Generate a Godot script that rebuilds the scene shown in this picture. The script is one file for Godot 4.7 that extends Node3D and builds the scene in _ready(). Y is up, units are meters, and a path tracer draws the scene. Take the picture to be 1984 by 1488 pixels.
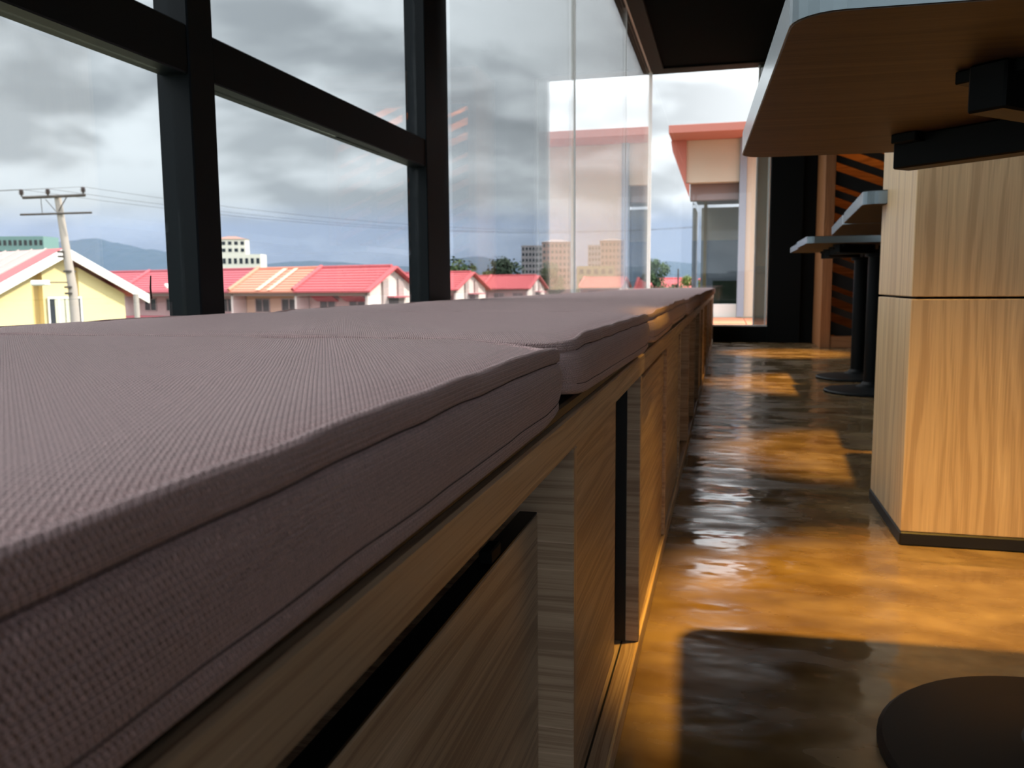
extends Node3D

const EYE := Vector3(0, 0.56, 0)
const BX := Vector3(0.96981868, -0.00726386, -0.24371904)
const BY := Vector3(-0.02119191, 0.99326258, -0.11393131)
const BZ := Vector3(0.24290459, 0.11565758, 0.96313067)

var M := {}
var rng := RandomNumberGenerator.new()


# ---------------------------------------------------------------- shape helpers
func mb() -> SurfaceTool:
	var st := SurfaceTool.new()
	st.begin(Mesh.PRIMITIVE_TRIANGLES)
	return st

func tri(st: SurfaceTool, a: Vector3, b: Vector3, c: Vector3, out: Vector3, ua := Vector2(), ub := Vector2(), uc := Vector2()) -> void:
	var n := (b - a).cross(c - a)
	if n.length_squared() < 1e-16:
		return
	n = n.normalized()
	var p := [a, b, c]
	var u := [ua, ub, uc]
	if n.dot(out) > 0:
		p = [a, c, b]
		u = [ua, uc, ub]
	else:
		n = -n
	for i in 3:
		st.set_normal(n)
		st.set_uv(u[i])
		st.add_vertex(p[i])

func quad(st: SurfaceTool, a: Vector3, b: Vector3, c: Vector3, d: Vector3, out: Vector3, ua := Vector2(), ub := Vector2(), uc := Vector2(), ud := Vector2()) -> void:
	tri(st, a, b, c, out, ua, ub, uc)
	tri(st, a, c, d, out, ua, uc, ud)

func guv(p: Vector3, axis: int, grain: int) -> Vector2:
	if grain < 0:
		grain = (axis + 1) % 3
	if grain == axis:
		return Vector2(p[(axis + 1) % 3], p[(axis + 2) % 3])
	return Vector2(p[grain], p[3 - axis - grain])

# a box with chamfered edges; uv runs in metres, u along the grain
func box(st: SurfaceTool, lo: Vector3, hi: Vector3, bev := 0.0, grain := -1, xf := Transform3D()) -> void:
	var c := (lo + hi) / 2
	var h := (hi - lo) / 2
	bev = minf(bev, 0.45 * minf(h.x, minf(h.y, h.z)))
	for a in 3:
		var b := (a + 1) % 3
		var g := (a + 2) % 3
		for s in [-1, 1]:
			var p := []
			for k in [[-1, -1], [1, -1], [1, 1], [-1, 1]]:
				var v := Vector3()
				v[a] = s * h[a]
				v[b] = k[0] * (h[b] - bev)
				v[g] = k[1] * (h[g] - bev)
				p.append(v + c)
			var n := Vector3()
			n[a] = s
			quad(st, xf * p[0], xf * p[1], xf * p[2], xf * p[3], xf.basis * n, guv(p[0], a, grain), guv(p[1], a, grain), guv(p[2], a, grain), guv(p[3], a, grain))
			if bev > 0.0:
				for t in [-1, 1]:
					var e := []
					for k in [-1, 1]:
						var v := Vector3()
						v[a] = s * h[a]
						v[b] = t * (h[b] - bev)
						v[g] = k * (h[g] - bev)
						e.append(v + c)
						v[a] = s * (h[a] - bev)
						v[b] = t * h[b]
						e.append(v + c)
					n = Vector3()
					n[a] = s
					n[b] = t
					quad(st, xf * e[0], xf * e[1], xf * e[3], xf * e[2], xf.basis * n, guv(e[0], a, grain), guv(e[1], a, grain), guv(e[3], a, grain), guv(e[2], a, grain))
	if bev > 0.0:
		for x in [-1, 1]:
			for y in [-1, 1]:
				for z in [-1, 1]:
					var s := Vector3(x, y, z)
					tri(st, xf * (c + s * Vector3(h.x, h.y - bev, h.z - bev)), xf * (c + s * Vector3(h.x - bev, h.y, h.z - bev)), xf * (c + s * Vector3(h.x - bev, h.y - bev, h.z)), xf.basis * s)

func tube(st: SurfaceTool, pts: Array, r0: float, r1: float, sides := 8) -> void:
	var rings := []
	var n := pts.size()
	for i in n:
		var d: Vector3 = (pts[mini(i + 1, n - 1)] - pts[maxi(i - 1, 0)]).normalized()
		var u := d.cross(Vector3.UP if absf(d.y) < 0.9 else Vector3.RIGHT).normalized()
		var v := d.cross(u)
		var r := lerpf(r0, r1, float(i) / (n - 1))
		var ring := []
		for k in sides:
			var a := TAU * k / sides
			ring.append([pts[i] + (u * cos(a) + v * sin(a)) * r, u * cos(a) + v * sin(a)])
		rings.append(ring)
	for i in n - 1:
		for k in sides:
			var a = rings[i][k]
			var b = rings[i][(k + 1) % sides]
			var c = rings[i + 1][(k + 1) % sides]
			var d = rings[i + 1][k]
			smooth(st, [a, b, c], a[1])
			smooth(st, [a, c, d], a[1])
	for e in [0, n - 1]:
		var out: Vector3 = (pts[0] - pts[1]) if e == 0 else (pts[n - 1] - pts[n - 2])
		for k in sides:
			tri(st, pts[e], rings[e][k][0], rings[e][(k + 1) % sides][0], out)

func smooth(st: SurfaceTool, p: Array, out: Vector3) -> void:
	var n: Vector3 = (p[1][0] - p[0][0]).cross(p[2][0] - p[0][0])
	if n.length_squared() < 1e-18:
		return
	var order := [0, 2, 1] if n.dot(out) > 0 else [0, 1, 2]
	for i in order:
		st.set_normal(p[i][1])
		st.set_uv(Vector2(p[i][0].x, p[i][0].z))
		st.add_vertex(p[i][0])

# profile of Vector2(radius, height) turned round y; flat facets where the profile has a sharp corner
func lathe(st: SurfaceTool, prof: Array, at: Vector3, segs := 32) -> void:
	for i in prof.size() - 1:
		var a: Vector2 = prof[i]
		var b: Vector2 = prof[i + 1]
		var t := (b - a).normalized()
		var nr := Vector2(t.y, -t.x)
		for k in segs:
			var p := []
			for w in [k, k + 1]:
				var an: float = TAU * w / segs
				var dir := Vector3(cos(an), 0, sin(an))
				var nn := dir * nr.x + Vector3(0, nr.y, 0)
				p.append([at + dir * a.x + Vector3(0, a.y, 0), nn])
				p.append([at + dir * b.x + Vector3(0, b.y, 0), nn])
			smooth(st, [p[0], p[1], p[3]], p[0][1])
			smooth(st, [p[0], p[3], p[2]], p[0][1])

# a polygon (x, y) pulled from z0 to z1
func prism(st: SurfaceTool, poly: PackedVector2Array, z0: float, z1: float, xf := Transform3D()) -> void:
	var idx := Geometry2D.triangulate_polygon(poly)
	for i in range(0, idx.size(), 3):
		for z in [z0, z1]:
			var o := Vector3(0, 0, -1 if z == minf(z0, z1) else 1)
			var a := poly[idx[i]]
			var b := poly[idx[i + 1]]
			var c := poly[idx[i + 2]]
			tri(st, xf * Vector3(a.x, a.y, z), xf * Vector3(b.x, b.y, z), xf * Vector3(c.x, c.y, z), xf.basis * o, a, b, c)
	var cw := Geometry2D.is_polygon_clockwise(poly)
	for i in poly.size():
		var a := poly[i]
		var b := poly[(i + 1) % poly.size()]
		var t := b - a
		var n := Vector3(t.y, -t.x, 0) * (-1.0 if cw else 1.0)
		quad(st, xf * Vector3(a.x, a.y, z0), xf * Vector3(b.x, b.y, z0), xf * Vector3(b.x, b.y, z1), xf * Vector3(a.x, a.y, z1), xf.basis * n, Vector2(a.x + a.y, z0), Vector2(b.x + b.y, z0), Vector2(b.x + b.y, z1), Vector2(a.x + a.y, z1))


# ---------------------------------------------------------------- object helpers
func part(parent: Node, called: String, st: SurfaceTool, mat: Material, label := "") -> MeshInstance3D:
	var o := MeshInstance3D.new()
	o.name = called
	o.mesh = st.commit()
	o.material_override = mat
	parent.add_child(o, true)
	if label:
		o.set_meta("label", label)
	return o

func pbox(parent: Node, called: String, lo: Vector3, hi: Vector3, mat: Material, bev := 0.0, grain := -1, label := "") -> MeshInstance3D:
	var st := mb()
	box(st, lo, hi, bev, grain)
	return part(parent, called, st, mat, label)

func tag(o: Node, label: String, category := "", group := "", kind := "") -> void:
	o.set_meta("label", label)
	if category:
		o.set_meta("category", category)
	if group:
		o.set_meta("group", group)
	if kind:
		o.set_meta("kind", kind)

var names := {}
func numbered(called: String) -> String:
	var n: int = names.get(called, 0)
	names[called] = n + 1
	return called if n == 0 else "%s_%03d" % [called, n]

func thing(called: String, label: String, category: String, at: Vector3, turn := 0.0, group := "", kind := "") -> Node3D:
	var o := Node3D.new()
	o.name = numbered(called)
	add_child(o, true)
	o.position = at
	o.rotation.y = turn
	tag(o, label, category, group, kind)
	return o

func struct(called: String, label: String, category: String) -> Node3D:
	return thing(called, label, category, Vector3.ZERO, 0.0, "", "structure")

# a point of the outdoors: how far right of and ahead of the camera, how high above its eye
func outd(px: float, ahead: float, up := 0.0) -> Vector3:
	var fwd := Vector3(-BZ.x, 0, -BZ.z).normalized()
	var right := Vector3(-fwd.z, 0, fwd.x)
	return EYE + fwd * ahead + right * ((px - 992.0) / 1640.0 * ahead) + Vector3(0, up, 0)

func outv(l: float, w: float) -> Vector3:
	var fwd := Vector3(-BZ.x, 0, -BZ.z).normalized()
	return fwd * w + Vector3(-fwd.z, 0, fwd.x) * l


# ---------------------------------------------------------------- textures and materials
func col(r: float, g: float, b: float) -> Color:   # from real-world (linear) base colours
	return Color(r, g, b).linear_to_srgb()

func mat(c: Color, rough := 0.8, metal := 0.0) -> StandardMaterial3D:
	var m := StandardMaterial3D.new()
	m.albedo_color = c
	m.roughness = rough
	m.metallic = metal
	return m

func noise(seed_: int, freq: float, oct := 4) -> FastNoiseLite:
	var n := FastNoiseLite.new()
	n.seed = seed_
	n.noise_type = FastNoiseLite.TYPE_SIMPLEX_SMOOTH
	n.frequency = freq
	n.fractal_type = FastNoiseLite.FRACTAL_FBM
	n.fractal_octaves = oct
	return n

func tex(w: int, h: int, f: Callable) -> ImageTexture:
	var im := Image.create(w, h, false, Image.FORMAT_RGB8)
	for y in h:
		for x in w:
			im.set_pixel(x, y, f.call(x, y))
	return ImageTexture.create_from_image(im)

func wood_texture(seed_: int, a: Color, b: Color, c: Color) -> ImageTexture:
	var n1 := noise(seed_, 1.0, 3)
	var n2 := noise(seed_ + 7, 1.0, 3)
	return tex(512, 512, func(x, y):
		# seamless along the grain: walk round a circle
		var t: float = TAU * x / 512.0
		var p := Vector3(cos(t) * 0.22, sin(t) * 0.22, y / 512.0 * 16.0)
		var warp: float = n2.get_noise_3d(cos(t) * 0.3, sin(t) * 0.3, y / 512.0 * 3.0)
		var s: float = n1.get_noise_3d(p.x, p.y, p.z + warp * 1.6)
		var fine: float = n2.get_noise_3d(cos(t) * 1.2, sin(t) * 1.2, y / 512.0 * 90.0)
		var k := clampf(0.5 + 0.75 * s + 0.38 * fine, 0, 1)
		return a.lerp(b, smoothstep(0.15, 0.7, k)).lerp(c, smoothstep(0.78, 1.0, k) * 0.7))

func wood(t: Texture2D, tint: Color, along: float, across: float, rough := 0.5) -> StandardMaterial3D:
	var m := mat(tint, rough)
	m.albedo_texture = t
	m.uv1_scale = Vector3(1.0 / along, 1.0 / across, 1)
	m.heightmap_enabled = true
	m.heightmap_texture = t
	m.heightmap_scale = 0.004
	return m

func make_materials() -> void:
	var wt := wood_texture(11, Color(0.64, 0.56, 0.48), Color(0.78, 0.71, 0.62), Color(0.90, 0.84, 0.76))
	M.bench_wood = wood(wt, Color(0.95, 0.91, 0.88), 1.1, 0.16, 0.42)
	var pt := wood_texture(29, Color(0.79, 0.68, 0.54), Color(0.88, 0.78, 0.63), Color(0.94, 0.85, 0.70))
	M.pillar_wood = wood(pt, Color(1.0, 0.98, 0.93), 1.6, 0.36, 0.45)
	M.screen_wood = wood(pt, Color(0.78, 0.60, 0.48), 1.4, 0.3, 0.5)
	M.ply = wood(wt, Color(0.90, 0.70, 0.48), 1.2, 0.4, 0.6)
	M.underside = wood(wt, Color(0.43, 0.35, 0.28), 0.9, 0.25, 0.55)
	M.slat = mat(Color(0.16, 0.13, 0.11), 0.6)
	M.black_wood = mat(Color(0.06, 0.06, 0.065), 0.6)
	# woven fabric: 8 by 8 twill stitches to a tile of 16 mm
	var fn := noise(5, 0.09, 3)
	var weave := func(x: int, y: int) -> float:
		var u := x / 256.0 * 8.0
		var v := y / 256.0 * 8.0
		var row := int(floor(v))
		var uu := u + (0.5 if row % 2 == 0 else 0.0)
		var a := (fposmod(uu, 1.0) - 0.5) * 2.0
		var b := (fposmod(v, 1.0) - 0.5) * 2.0
		var slant := a + b * (0.45 if row % 2 == 0 else -0.45)
		return clampf(1.0 - 0.80 * slant * slant - 0.50 * b * b, 0, 1)
	var heather_hole_shade := tex(512, 512, func(x, y):
		var w: float = weave.call(x, y)
		var h := 0.5 + 0.9 * fn.get_noise_3d(x / 2.0, y / 2.0, 0)
		var sp := rng.randf()
		var k := clampf(0.43 + 0.60 * w + 0.42 * (h - 0.5) + 0.30 * (sp - 0.5), 0, 1)  # stitch tops lightened and holes darkened: weave shading painted in beside the speckle
		return Color(k, k * 0.985, k * 0.98))
	var bump := tex(256, 256, func(x, y):
		var w: float = weave.call(x, y)
		return Color(w, w, w))
	var fab := mat(Color(1.0, 0.855, 0.855), 0.62)
	fab.albedo_texture = heather_hole_shade
	fab.uv1_triplanar = true
	fab.uv1_scale = Vector3.ONE / 0.0145
	fab.heightmap_enabled = true
	fab.heightmap_texture = bump
	fab.heightmap_scale = 0.11
	fab.rim_enabled = true
	fab.rim = 1.0
	fab.rim_tint = 0.5
	fab.metallic_specular = 0.5
	M.fabric = fab
	M.thread = mat(Color(0.30, 0.25, 0.25), 0.9)
	# sealed concrete floor
	var f1 := noise(71, 0.012, 5)
	var f2 := noise(72, 0.035, 4)
	var f3 := noise(73, 0.006, 3)
	var wrap := func(n: FastNoiseLite, x: float, y: float, sx: float, sy: float, w: float) -> float:
		var fx := x / w
		var fy := y / w
		var v := 0.0
		for k in [[0, 0], [1, 0], [0, 1], [1, 1]]:
			v += n.get_noise_2d((x - k[0] * w) * sx, (y - k[1] * w) * sy) * (fx if k[0] else 1.0 - fx) * (fy if k[1] else 1.0 - fy)
		return v / sqrt((fx * fx + (1 - fx) * (1 - fx)) * (fy * fy + (1 - fy) * (1 - fy)))
	var ft := tex(1024, 1024, func(x, y):
		var a: float = wrap.call(f1, x, y, 0.8, 1.5, 1024.0)
		var b: float = wrap.call(f2, x, y, 1.0, 1.0, 1024.0)
		var k := clampf(0.5 + 0.75 * a + 0.30 * b, 0, 1)
		return Color(0.58, 0.47, 0.33).lerp(Color(0.83, 0.72, 0.54), k))
	var fr := tex(1024, 1024, func(x, y):
		var a: float = wrap.call(f1, x, y, 0.9, 2.0, 1024.0)
		var b: float = wrap.call(f3, x, y, 1.0, 1.5, 1024.0)
		var k := clampf(0.21 + 0.32 * a + 0.26 * b, 0.08, 0.60)
		return Color(k, k, k))
	var fh := tex(512, 512, func(x, y):
		var k := clampf(0.5 + 0.8 * wrap.call(f1, x, y, 1.3, 2.6, 512.0), 0, 1)
		return Color(k, k, k))
	var fl := mat(Color(0.66, 0.65, 0.63), 1.0)
	fl.albedo_texture = ft
	fl.roughness_texture = fr
	fl.uv1_triplanar = true
	fl.uv1_scale = Vector3.ONE / 3.1
	fl.heightmap_enabled = true
	fl.heightmap_texture = fh
	fl.heightmap_scale = 0.35
	fl.metallic_specular = 0.75
	M.floor = fl
	M.frame = mat(Color(0.055, 0.085, 0.105), 0.5)
	M.frame.metallic_specular = 0.3
	M.black = mat(Color(0.045, 0.06, 0.065), 0.7)
	M.black.metallic_specular = 0.25
	M.dark_wall = mat(Color(0.22, 0.19, 0.17), 0.8)
	M.ceiling = mat(Color(0.03, 0.04, 0.045), 0.9)
	M.ceiling.metallic_specular = 0.1
	M.steel = mat(Color(0.045, 0.06, 0.065), 0.5)
	M.steel.metallic_specular = 0.3
	M.edge = mat(Color(0.50, 0.55, 0.57), 0.2, 0.7)
	M.edge.metallic_specular = 0.7
	M.table_top = mat(Color(0.10, 0.10, 0.11), 0.4)
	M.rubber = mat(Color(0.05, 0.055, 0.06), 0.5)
	M.chrome = mat(Color(0.75, 0.75, 0.75), 0.25, 1.0)
	M.alu = mat(Color(0.86, 0.88, 0.88), 0.4)
	var sil := mat(Color(0.97, 0.99, 0.98, 0.05), 0.35)
	sil.refraction_enabled = true
	sil.refraction_scale = 0.05
	M.silicone = sil
	var ws := mat(Color(0.97, 0.98, 0.98), 0.5)
	ws.backlight_enabled = true
	ws.backlight = Color(1, 1, 1)
	M.white_seal = ws
	var gl := mat(Color(0.10, 0.16, 0.16, 0.07), 0.0)
	gl.transparency = BaseMaterial3D.TRANSPARENCY_ALPHA
	M.glass = gl
	var fg := mat(Color(0.06, 0.10, 0.11, 0.16), 0.02)
	fg.transparency = BaseMaterial3D.TRANSPARENCY_ALPHA
	M.shop_glass = fg
	var dp := mat(Color(0.40, 0.47, 0.45, 0.72), 0.05)
	dp.transparency = BaseMaterial3D.TRANSPARENCY_ALPHA
	M.dark_pane = dp
	M.smear = mat(Color(0.22, 0.12, 0.10), 0.7)
	# outdoors
	M.red_roof = mat(Color(0.76, 0.37, 0.39), 0.75)
	M.red_roof_b = mat(Color(0.70, 0.35, 0.39), 0.75)
	M.red_roof_c = mat(Color(0.78, 0.42, 0.40), 0.75)
	M.orange_roof = mat(Color(0.84, 0.55, 0.46), 0.75)
	M.pale_roof = mat(Color(0.69, 0.60, 0.59), 0.75)
	M.pale_strip = mat(Color(0.93, 0.74, 0.64), 0.75)
	M.white_wall = mat(Color(0.88, 0.83, 0.81), 0.85)
	M.pink_wall = mat(Color(0.80, 0.70, 0.69), 0.85)
	M.peach_wall = mat(Color(0.86, 0.74, 0.64), 0.85)
	M.grey_trim = mat(Color(0.70, 0.64, 0.63), 0.85)
	M.yellow = mat(Color(0.90, 0.83, 0.61), 0.85)
	M.ochre = mat(Color(0.80, 0.71, 0.49), 0.85)
	M.white = mat(Color(0.95, 0.95, 0.93), 0.7)
	M.pane = mat(Color(0.16, 0.19, 0.22), 0.15)
	M.curtain = mat(Color(0.80, 0.80, 0.70), 0.9)
	M.concrete = mat(Color(0.66, 0.63, 0.60), 0.85)
	M.iron = mat(Color(0.25, 0.24, 0.24), 0.7)
	M.ceramic = mat(Color(0.20, 0.18, 0.20), 0.3)
	M.salmon = mat(Color(0.74, 0.48, 0.43), 0.8)
	M.beige = mat(Color(0.79, 0.76, 0.69), 0.85)
	M.blue_grey = mat(Color(0.56, 0.61, 0.67), 0.7)
	M.mauve = mat(Color(0.56, 0.51, 0.51), 0.8)
	M.tile = mat(Color(0.86, 0.56, 0.42), 0.7)
	M.tower_white = mat(Color(0.88, 0.87, 0.82), 0.85)
	M.tower_grey = mat(Color(0.55, 0.53, 0.55), 0.85)
	M.tower_brown = mat(Color(0.62, 0.48, 0.44), 0.85)
	M.tower_green = mat(Color(0.42, 0.56, 0.55), 0.5)
	M.olive = mat(Color(0.55, 0.52, 0.38), 0.85)
	var tn := noise(91, 0.03, 3)
	M.leaf = mat(Color(0.20, 0.29, 0.14), 0.8)
	M.leaf_dark = mat(Color(0.15, 0.22, 0.15), 0.8)
	M.leaf_light = mat(Color(0.40, 0.46, 0.20), 0.8)
	M.bark = mat(Color(0.28, 0.22, 0.18), 0.9)
	M.hill = mat(Color(0.20, 0.26, 0.26), 0.95)
	M.grass = mat(Color(0.33, 0.36, 0.30), 0.95)


# ---------------------------------------------------------------- sky
func make_sky() -> Texture2D:
	var w := 2048
	var h := 1024
	var big := noise(404, 1.0, 4)
	var mid := noise(415, 1.0, 5)
	var a := PackedFloat32Array()
	a.resize(w * h * 3)
	for y in h:
		var el := PI * (0.5 - (y + 0.5) / h)
		var se := sin(el)
		var ce := cos(el)
		for x in w:
			var i := (y * w + x) * 3
			if el < -0.02:
				a[i] = 0.20
				a[i + 1] = 0.21
				a[i + 2] = 0.21
				continue
			var az := wrapf(TAU * (x + 0.5) / w, -PI, PI)
			var dx := sin(az) * ce
			var dz := -cos(az) * ce
			var hz := smoothstep(0.0, 0.16, se)
			var lift := 1.0 / (se + 0.30)
			var g := big.get_noise_3d(dx * lift * 0.75, se * 3.0, dz * lift * 0.75)
			var m := mid.get_noise_3d(dx * lift * 2.4 + g * 0.7, se * 10.0, dz * lift * 2.4)
			var k := clampf(0.50 + 0.85 * g + 0.75 * m, 0.0, 1.0)
			k = smoothstep(0.10, 0.95, k)
			var dark := Color(0.195, 0.222, 0.242)
			var light := Color(0.43, 0.478, 0.505)
			var c := dark.lerp(light, k)
			var low := Color(0.19, 0.225, 0.265)
			c = low.lerp(c, 0.30 + 0.70 * hz)
			# thin cloud overhead lets through more light than the banks near the horizon
			c = c.lerp(Color(1.60, 1.63, 1.66), 0.85 * smoothstep(0.28, 0.75, se))
			# and the overcast is thinner towards the far end of the room
			var ahead := exp(-pow(angle_difference(az, 0.10) / 0.19, 2.0))
			c = c.lerp(Color(1.18, 1.23, 1.26) * (0.50 + 0.62 * k), 0.85 * ahead * smoothstep(0.02, 0.16, se))
			# unseen sky to the right and behind is brightened to fill the room
			var glow := 1.0 + 1.2 * exp(-pow(angle_difference(az, 2.3) / 0.9, 2.0)) * (1.0 - smoothstep(0.45, 0.9, se))
			c *= glow
			a[i] = c.r
			a[i + 1] = c.g
			a[i + 2] = c.b
	return ImageTexture.create_from_image(Image.create_from_data(w, h, false, Image.FORMAT_RGBF, a.to_byte_array()))


# ---------------------------------------------------------------- interior pieces
func cushion(st: SurfaceTool, hx: float, hz: float, fine: bool, seed_: int) -> Array:
	var nz := noise(seed_, 9.0, 2)
	var r := 0.060
	var outl := []   # [point, outward]
	var along := 44 if fine else 10
	var arc := 12 if fine else 5
	for q in 4:
		var cs := Vector2([1, -1, -1, 1][q], [1, 1, -1, -1][q])
		var cc := Vector2(cs.x * (hx - r), cs.y * (hz - r))
		for k in arc + 1:
			var an := (q + float(k) / arc) * PI / 2
			outl.append([cc + Vector2(cos(an), sin(an)) * r, Vector2(cos(an), sin(an))])
		var nx := Vector2([-1, -1, 1, 1][q], [1, -1, -1, 1][q])
		var from: Vector2 = outl[-1][0]
		var nc := Vector2(nx.x * (hx - r), nx.y * (hz - r))
		var na := (q + 1) * PI / 2
		var to := nc + Vector2(cos(na), sin(na)) * r
		for k in range(1, along):
			outl.append([from.lerp(to, float(k) / along), Vector2(cos(na), sin(na))])
	# (how far in from the edge, height): bottom, lower seam, boxing strip, upper seam, rolled edge, piping, top
	var prof := [[0.30, 0.0], [0.03, 0.0], [0.006, 0.0004], [0.0025, 0.0018], [0.0008, 0.005], [0.0006, 0.0085], [0.0014, 0.0098], [0.0014, 0.0102], [0.0003, 0.0118], [-0.0010, 0.016], [-0.0022, 0.024], [-0.0014, 0.033], [0.0, 0.0388], [0.0024, 0.0402], [0.0024, 0.0406], [0.0006, 0.0420], [0.0003, 0.0450], [0.0006, 0.0480], [0.0012, 0.0505], [0.0024, 0.0519], [0.0040, 0.0519], [0.0052, 0.0500], [0.0060, 0.0470], [0.0072, 0.0458], [0.0088, 0.0462], [0.0104, 0.0474], [0.014, 0.0494], [0.020, 0.0512], [0.028, 0.0524], [0.04, 0.0534], [0.08, 0.0538], [0.14, 0.0540], [0.22, 0.0540], [0.30, 0.0540]]
	var rows := []
	for pr in prof:
		var row := []
		for o in outl:
			var p: Vector2 = o[0]
			var n: Vector2 = o[1]
			var inset: float = pr[0]
			var q := p - n * inset
			if inset > 0.0104:
				var k := 1.0 - (inset - 0.0104) / (0.30 - 0.0104)
				q = (p - n * 0.0104) * k
			var wob := nz.get_noise_3d(p.x, pr[1] * 3.0, p.y)
			var up: float = pr[1]
			if up > 0.004:
				q += n * wob * 0.0016 * (1.0 if inset < 0.0104 else 0.0)
				up += nz.get_noise_3d(q.x + 3.0, 5.0, q.y) * 0.0016 * smoothstep(0.004, 0.05, up)
			# stuffing is thinner in the corners: they droop above and lift below
			var cw := smoothstep(0.10, 0.0, Vector2(hx - absf(q.x), hz - absf(q.y)).length())
			var share := clampf(up / 0.054, 0.0, 1.0)
			up += cw * (0.008 * (1.0 - share) - 0.007 * share)
			row.append(Vector3(q.x, up, q.y))
		rows.append(row)
	var n := outl.size()
	for j in rows.size():
		for i in n:
			var tu: Vector3 = rows[j][(i + 1) % n] - rows[j][(i + n - 1) % n]
			var tv: Vector3 = rows[mini(j + 1, rows.size() - 1)][i] - rows[maxi(j - 1, 0)][i]
			var nn := tv.cross(tu).normalized()
			if j == 0:
				nn = Vector3.DOWN
			elif j >= rows.size() - 2:
				nn = Vector3.UP
			st.set_normal(nn)
			st.set_uv(Vector2(rows[j][i].x, rows[j][i].z))
			st.add_vertex(rows[j][i])
	for j in rows.size() - 1:
		for i in n:
			var a := j * n + i
			var b := j * n + (i + 1) % n
			for k in [a, b, b + n, a, b + n, a + n]:
				st.add_index(k)
	# the two seams along the front, for the thread
	var seams := []
	for j in [7, 14]:
		var line := []
		for i in n:
			if outl[i][1].x > 0.97:
				line.append(rows[j][i] + Vector3(0.0001, 0, 0))
		line.sort_custom(func(p, q): return p.z < q.z)
		seams.append(line)
	return seams

func make_table(label: String, at: Vector3, turn: float, half: Vector2, base_off: Vector3, group: String) -> void:
	var t := thing("pedestal_table", label, "table", at, turn, group)
	var lo := 0.75
	var poly := PackedVector2Array()
	for q in 4:
		var cs := Vector2([1, -1, -1, 1][q], [1, 1, -1, -1][q])
		for k in 7:
			var an := (q + k / 6.0) * PI / 2
			poly.append(Vector2(cs.x * (half.x - 0.035), cs.y * (half.y - 0.035)) + Vector2(cos(an), sin(an)) * 0.035)
	var xf := Transform3D(Basis(Vector3(1, 0, 0), Vector3(0, 0, 1), Vector3(0, -1, 0)), Vector3.ZERO)   # polygon y -> z, depth -> down
	var st := mb()
	prism(st, poly, -lo - 0.0315, -lo - 0.001, xf)
	part(t, "table_edge", st, M.edge, "smooth dark edge band")
	var inner := PackedVector2Array()
	for p in poly:
		inner.append(p * 0.996)
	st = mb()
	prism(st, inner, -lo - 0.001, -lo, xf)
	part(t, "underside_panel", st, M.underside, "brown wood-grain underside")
	st = mb()
	prism(st, inner, -lo - 0.0335, -lo - 0.0315, xf)
	part(t, "tabletop", st, M.table_top)
	for k in 4:
		st = mb()
		var b := Basis(Vector3.UP, PI / 4 + k * PI / 2 - 0.05)
		box(st, Vector3(0.03, lo - 0.042, -0.017), Vector3(0.285, lo - 0.0005, 0.017), 0.002, -1, Transform3D(b, base_off))
		for s in [-1, 1]:
			box(st, Vector3(0.24, lo - 0.012, s * 0.026 - 0.010), Vector3(0.275, lo - 0.0005, s * 0.026 + 0.010), 0.001, -1, Transform3D(b, base_off))
		part(t, "support_arm", st, M.steel)
	st = mb()
	lathe(st, [Vector2(0, lo - 0.060), Vector2(0.055, lo - 0.060), Vector2(0.055, lo - 0.043), Vector2(0, lo - 0.043)], base_off, 24)
	part(t, "mounting_plate", st, M.steel)
	st = mb()
	lathe(st, [Vector2(0.038, 0.03), Vector2(0.038, lo - 0.06)], base_off, 28)
	part(t, "column", st, M.steel)
	st = mb()
	lathe(st, [Vector2(0.0, 0.0), Vector2(0.225, 0.0), Vector2(0.230, 0.003), Vector2(0.230, 0.009), Vector2(0.224, 0.014), Vector2(0.15, 0.022), Vector2(0.075, 0.031), Vector2(0.050, 0.042), Vector2(0.042, 0.055), Vector2(0.0, 0.055)], base_off, 56)
	part(t, "base_plate", st, M.steel)

func downlight(x: float, d: float, power: float, angle: float, soft: float, tilt: float, label: String, group: String) -> void:
	var t := thing("downlight", label, "lamp", Vector3(x, 2.6, -d), 0.0, group)
	var st := mb()
	lathe(st, [Vector2(0.036, 0.0), Vector2(0.036, -0.07), Vector2(0.044, -0.07), Vector2(0.044, 0.0)], Vector3.ZERO, 24)
	part(t, "trim_ring", st, M.black)
	st = mb()
	lathe(st, [Vector2(0.0, -0.006), Vector2(0.033, -0.006), Vector2(0.033, -0.002), Vector2(0.0, -0.002)], Vector3.ZERO, 24)
	var g := mat(Color(1.0, 0.85, 0.6), 0.5)
	g.emission_enabled = true
	g.emission = Color(1.0, 0.72, 0.38)
	g.emission_energy_multiplier = 0.8
	part(t, "lamp_face", st, g)
	var l := SpotLight3D.new()
	l.name = "downlight_beam"
	l.position = Vector3(0, -0.08, 0)
	l.basis = Basis.looking_at(Vector3(sin(deg_to_rad(tilt)), -cos(deg_to_rad(tilt)), 0), Vector3.FORWARD)
	l.light_color = Color(1.0, 0.76, 0.33)
	l.light_energy = power
	l.spot_angle = angle
	l.spot_angle_attenuation = soft
	l.spot_range = 12.0
	l.spot_attenuation = 2.0
	l.light_size = 0.028
	l.shadow_enabled = true
	t.add_child(l, true)


# ---------------------------------------------------------------- outdoor pieces
# local x runs along the row, z into the house, y up from the camera's eye level
func house_frame(px: float, ahead: float, al: float, aw: float) -> Transform3D:
	var a := outv(al, aw).normalized()
	return Transform3D(Basis(a, Vector3.UP, a.cross(Vector3.UP)), outd(px, ahead))

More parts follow.
